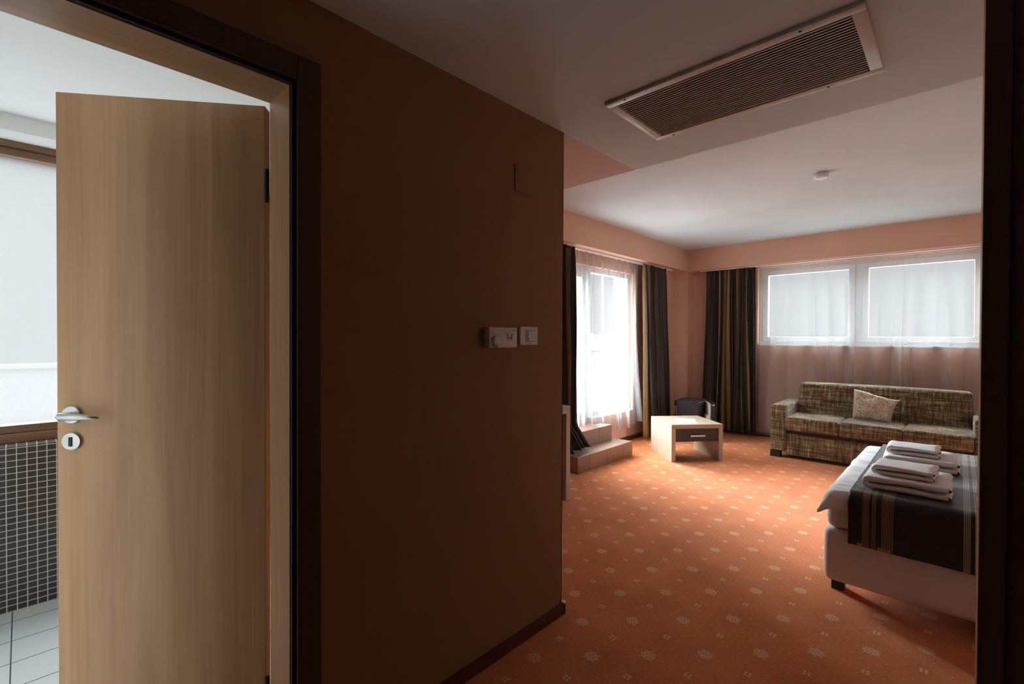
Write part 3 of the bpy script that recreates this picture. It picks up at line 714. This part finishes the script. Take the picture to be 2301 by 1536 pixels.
obj('compressor', B(((-bw_-.035, -.13, .05), (-bw_, .13, .16)), bevel=.004), M['black'], mb)
bm = bmesh.new(); tube(bm, [(-bw_-.05, -.08, .43), (-bw_-.045, -.085, .34), (-bw_-.055, -.08, .25), (-bw_-.04, -.085, .12), (-bw_-.02, -.10, .04)], .004, 6)
box(bm, (-bw_-.075, -.10, .285), (-bw_-.03, -.07, .30))
obj('power_cord', bm, M['black'], mb)
for sx in (-1, 1):
    for sy in (-1, 1): 
        bm = bmesh.new(); cyl(bm, (sx*.10, sy*.13, 0), (sx*.10, sy*.13, .02), .015, seg=12); obj('foot', bm, M['black'], mb)

# ------------------------------------------------------------------ sofa
sf = thing('sofa', 'three-seat brown tweed sofa below the back window', 'sofa', (-.635, 6.24, 0))
def puff(name, a, b, bev, mat, parent, bulge=.012, seed=0, cuts=6, tilt=None):
    bm = bmesh.new(); box(bm, a, b, bevel=bev, seg=4)
    c = Vector([(a[i]+b[i])/2 for i in range(3)]); hs = Vector([abs(b[i]-a[i])/2 for i in range(3)])
    bmesh.ops.subdivide_edges(bm, edges=[e_ for e_ in bm.edges if e_.calc_length() > .08], cuts=cuts, use_grid_fill=True)
    for v in bm.verts:
        q = v.co-c; u_ = [max(-1, min(1, q[i]/hs[i])) for i in range(3)]
        for i in range(3):
            j, k = (i+1) % 3, (i+2) % 3
            if abs(u_[i]) > .93: v.co[i] += math.copysign(bulge*(1-u_[j]**2)*(1-u_[k]**2), u_[i])
        nn = noise.noise(v.co*3.5+Vector((seed*5, 0, 0)))*.006
        v.co += Vector((nn, nn, nn))
        if tilt: v.co.y += tilt*(v.co.z-a[2])
    return obj(name, bm, mat, parent, smooth=True)
SX = -.635
def lx_(x): return x-SX
obj('cushion_gap_shade', B(((lx_(-1.375), -.40, .255), (lx_(.105), .42, .325)), bevel=.006), M['foot'], sf)  # dark block draws the shaded gap under the cushions
puff('front_panel', (lx_(-1.368), -.425, .045), (lx_(.100), .40, .270), .012, M['tweed'], sf, .002, 1)
for k, (a, b) in enumerate(((-1.375, -.882), (-.880, -.382), (-.378, .103))):
    puff('seat_cushion', (lx_(a), -.470, .318), (lx_(b), .10, .462), .030, M['tweed'], sf, .008, k+2)
puff('backrest', (lx_(-1.365), .02, .40), (lx_(.098), .26, .800), .040, M['tweed'], sf, .010, 8, tilt=.26)
puff('armrest', (lx_(-1.530), -.440, .070), (lx_(-1.372), .36, .583), .026, M['tweed'], sf, .003, 10)
puff('armrest', (lx_(.103), -.440, .070), (lx_(.262), .36, .603), .026, M['tweed'], sf, .003, 12)
obj('rear_panel', B(((lx_(-1.53), .36, .07), (lx_(.262), .41, .56)), bevel=.01), M['tweed'], sf)
for x in (-1.48, .20):
    for y in (-.38, .34): obj('foot', B(((lx_(x)-.05, y-.04, 0), (lx_(x)+.05, y+.04, .072)), bevel=.003), M['foot'], sf)

# pillow
def pillow(W_, H2, T_, seed):
    bm = bmesh.new(); n_ = 28; top, bot = [], []
    for sgn, store in ((1, top), (-1, bot)):
        for j in range(n_+1):
            row = []
            for i in range(n_+1):
                u_, v_ = 2*i/n_-1, 2*j/n_-1
                e_ = ((1-u_**2)*(1-v_**2)); 
                pin = 1-.10*(1-abs(u_)**2)*abs(v_)**3; pin2 = 1-.10*(1-abs(v_)**2)*abs(u_)**3
                x, z = u_*W_/2*pin2, v_*H2/2*pin
                z -= .050*max(0, v_)*max(0, u_+.3)**.8*(1-.25*max(0, u_)**6) - .012*max(0, -u_)*max(0, v_); x += .022*v_*(u_ > 0)*u_ - .014*v_*(1-v_)*(u_ < 0)*(-u_)
                wr = noise.noise(Vector((x*8, z*10, seed)))*.030 + noise.noise(Vector((x*18+z*14, z*22, seed+3)))*.012
                y = sgn*(T_/2*e_**.42 + wr*min(1, e_*2.5))
                row.append(bm.verts.new((x, y, z)))
            store.append(row)
    for j in range(n_):
        for i in range(n_):
            bm.faces.new((top[j][i], top[j+1][i], top[j+1][i+1], top[j][i+1]))
            bm.faces.new((bot[j][i], bot[j][i+1], bot[j+1][i+1], bot[j+1][i]))
    bmesh.ops.remove_doubles(bm, verts=bm.verts, dist=.0008)
    return bm
pl = obj('throw_pillow', pillow(.375, .315, .12, 4), M['damask'], smooth=True)
tag(pl, 'beige damask pillow leaning on the middle sofa seat', 'pillow')
pl.matrix_world = Matrix.Translation((-.645, 6.160, .612)) @ Matrix.Rotation(R(0), 4, 'Z') @ Matrix.Rotation(R(-24), 4, 'X') @ Matrix.Rotation(R(4), 4, 'Y')

# ------------------------------------------------------------------ bed
BX, BY0, BY1 = -.485, 2.852, 4.30
bed = thing('bed', 'double bed with cream padded base and white linen', 'bed', (BX, BY0, 0))
def bl(p): return (p[0]-BX, p[1]-BY0, p[2])
puff('bed_base', bl((-.497, 2.845, .082)), bl((1.50, 4.31, .352)), .045, M['bedbase'], bed, .003, 20, 4)
puff('mattress', bl((-.488, 2.857, .350)), bl((1.50, 4.30, .535)), .050, M['mattress'], bed, .004, 22, 4)
for x, y in ((-.452, 2.99), (-.45, 4.18), (1.4, 2.99), (1.4, 4.18)):
    obj('leg', at(B(((x-.028, y-.028, 0), (x+.028, y+.028, .085)), bevel=.003), (BX, BY0, 0)), M['foot'], bed)
def drape_sheet(x0, x1, y0, y1, bx0, by0, by1, ztop, rad, nx, ny, wr=.006, seed=0, hem=None, flare=.0):
    """sheet covering a slab whose edges are bx0 (foot), by0, by1; parameters are cloth coordinates"""
    bm = bmesh.new(); g_ = []
    def fold(d_, drop_out=.06):      # distance past the edge -> (outward, down)
        if d_ <= 0: return 0, 0
        a_ = min(d_/rad, math.pi/2*.96); o1, d1 = rad*math.sin(a_), rad*(1-math.cos(a_))
        rest = max(0, d_-rad*math.pi/2*.96); return o1+rest*drop_out, d1+rest
    for i in range(nx+1):
        row = []
        for j in range(ny+1):
            x = x0+(x1-x0)*i/nx; y = y0+(y1-y0)*j/ny
            if hem: x, y = hem(x, y)
            ex = (bx0+rad)-x; ey0 = (by0+rad)-y; ey1 = y-(by1-rad)
            cx_, cy_ = (bx0+rad if ex > 0 else x), (by0+rad if ey0 > 0 else (by1-rad if ey1 > 0 else y))
            e1, e2 = max(0, ex), max(0, ey0, ey1); sg = -1 if ey0 > 0 else 1
            dist = math.hypot(e1, e2)
            if dist > 0:
                out, dn = fold(max(e1, e2) if (e1 == 0 or e2 == 0) else dist*(1-.10*min(e1, e2)/max(e1, e2)), .06+flare*(2*min(e1, e2)/max(e1, e2, 1e-6)))
                px, py = cx_-out*e1/dist, cy_+sg*out*e2/dist
            else: px, py, dn = x, y, 0
            wz = noise.noise(Vector((x*3.2+seed, y*9, 0)))*wr + noise.noise(Vector((x*9, y*22+seed, 1)))*wr*.5
            wo = noise.noise(Vector((x*7, y*7, seed+2)))*wr*1.4*min(1, dist*12)
            row.append(bm.verts.new((px+wo, py+wo, ztop-dn+wz*(1 if dist < .06 else .3))))
        g_.append(row)
    for i in range(nx):
        for j in range(ny): bm.faces.new((g_[i][j], g_[i+1][j], g_[i+1][j+1], g_[i][j+1]))
    return bm
dv = obj('duvet', at(drape_sheet(-.555, 1.50, 2.775, 4.375, -.497, 2.846, 4.31, .548, .045, 110, 110, .008, 3, flare=.42), (BX, BY0, 0)), M['linen'], bed, smooth=True)
m = dv.modifiers.new('thickness', 'SOLIDIFY'); m.thickness = .010; m.offset = -1
rn = obj('bed_runner', drape_sheet(-.389, .30, 2.60, 4.50, -5, 2.830, 4.325, .560, .045, 70, 120, .003, 9), M['runner'], smooth=True)
m = rn.modifiers.new('thickness', 'SOLIDIFY'); m.thickness = .003; m.offset = 1
tag(rn, 'charcoal bed runner with thin tan and silver stripes across the foot of the bed', 'bed runner')

# ------------------------------------------------------------------ towels
def towel(name, L_, Wd, layers, t_, seed):
    """folded towel: bands of cloth turned round a fold on the -x side, open ends on the +x side"""
    bm = bmesh.new(); rnd = random.Random(seed)
    tot = layers*t_; ny_ = 26
    def band_profile(rout, rin, zc, xl, xr):       # U shaped band, outer and inner radius, open at +x
        pts = []
        n1 = 14
        for i in range(9): pts.append((xr + (xl-xr)*i/8, zc+rout))
        for i in range(1, n1): a = math.pi/2 + math.pi*i/n1; pts.append((xl+rout*math.cos(a)*1.15, zc+rout*math.sin(a)))
        for i in range(9): pts.append((xl + (xr-xl)*i/8, zc-rout))
        tipr = (rout-rin)/2
        pts.append((xr+tipr*.8, zc-rout+tipr))
        for i in range(9): pts.append((xr + (xl-xr)*i/8, zc-rin))
        for i in range(1, n1): a = -math.pi/2 - math.pi*i/n1; pts.append((xl+rin*math.cos(a)*1.15, zc+rin*math.sin(a)))
        for i in range(9): pts.append((xl + (xr-xl)*i/8, zc+rin))
        pts.append((xr+tipr*.8, zc+rout-tipr))
        return pts
    bands = []
    H2 = tot/2
    bands.append(band_profile(H2, H2-t_+.004, H2, -L_/2+H2, L_/2-.008))
    if layers > 2.5: bands.append(band_profile(H2-t_, .0015, H2, -L_/2+H2+.010, L_/2-.022))
    for bi, pr_ in enumerate(bands):
        rings = []
        for j in range(ny_+1):
            v_ = j/ny_; y = (v_-.5)*Wd; ed = min(v_, 1-v_); sh_ = 1-max(0, 1-ed/.07)**2.2*.30
            ring = []
            zc = H2
            for k_, (x, z) in enumerate(pr_):
                zz = zc+(z-zc)*(1 if bi else 1)
                zz = zz if ed > 0 else zz
                n1_ = noise.noise(Vector((x*8+seed, y*9, z*14)))*.006 + noise.noise(Vector((x*30, y*30, z*30+seed)))*.0016
                sk = .012*math.sin(x*9+seed)*v_ 
                # round the long edges of each band a little
                zmid = zc + math.copysign((H2-t_/2) if bi == 0 else (H2-t_)*.5, z-zc)
                z2 = zmid+(zz-zmid)*sh_ if abs(x) < L_/2-H2*1.2 or x > 0 else zz
                zfin = max(.0005, z2+n1_*(.3 if z < .004 else 1))
                ring.append(bm.verts.new((x+n1_+ (noise.noise(Vector((y*7, bi*3, seed)))*.012 if x > 0 else 0), y+sk, zfin)))
            rings.append(ring)
        n_ = len(pr_)
        for a_, b_ in zip(rings, rings[1:]):
            for i in range(n_): bm.faces.new((a_[i], b_[i], b_[(i+1) % n_], a_[(i+1) % n_]))
        for ring, rev in ((rings[0], False), (rings[-1], True)):
            # end caps as strip quads between outer and inner lines
            m_ = n_//2
            for i in range(m_-1):
                a1, a2, b2, b1 = ring[i], ring[i+1], ring[n_-3-i] if n_-3-i >= 0 else ring[0], ring[n_-2-i]
                fs_ = (a1, a2, b2, b1)
                if len(set(fs_)) == 4:
                    try: bm.faces.new(fs_ if not rev else tuple(reversed(fs_)))
                    except ValueError: pass
    bmesh.ops.recalc_face_normals(bm, faces=bm.faces)
    o_ = obj(name, bm, M['towel'], smooth=True)
    return o_
TZ = .566
def put(o_, x, y, z, rz, rx=0):
    o_.location = (x, y, z); o_.rotation_euler = (R(rx), 0, R(rz))
a = towel('bath_towel', .330, .34, 2.0, .031, 1); put(a, -.185, 3.13, TZ, 0); tag(a, 'large folded white towel under the small one, nearer stack on the bed', 'towel', 'folded towels on the bed')
b = towel('hand_towel', .240, .22, 2.0, .023, 5); put(b, -.195, 3.13, TZ+.0630, -2); tag(b, 'small folded white towel on top of the nearer stack', 'towel', 'folded towels on the bed')
c = a.copy(); COL.objects.link(c); c.name = 'bath_towel'; put(c, -.165, 3.74, TZ, 3); tag(c, 'large folded white towel under the small one, farther stack on the bed', 'towel', 'folded towels on the bed')
d = b.copy(); COL.objects.link(d); d.name = 'hand_towel'; put(d, -.195, 3.74, TZ+.0630, 1); tag(d, 'small folded white towel on top of the farther stack', 'towel', 'folded towels on the bed')
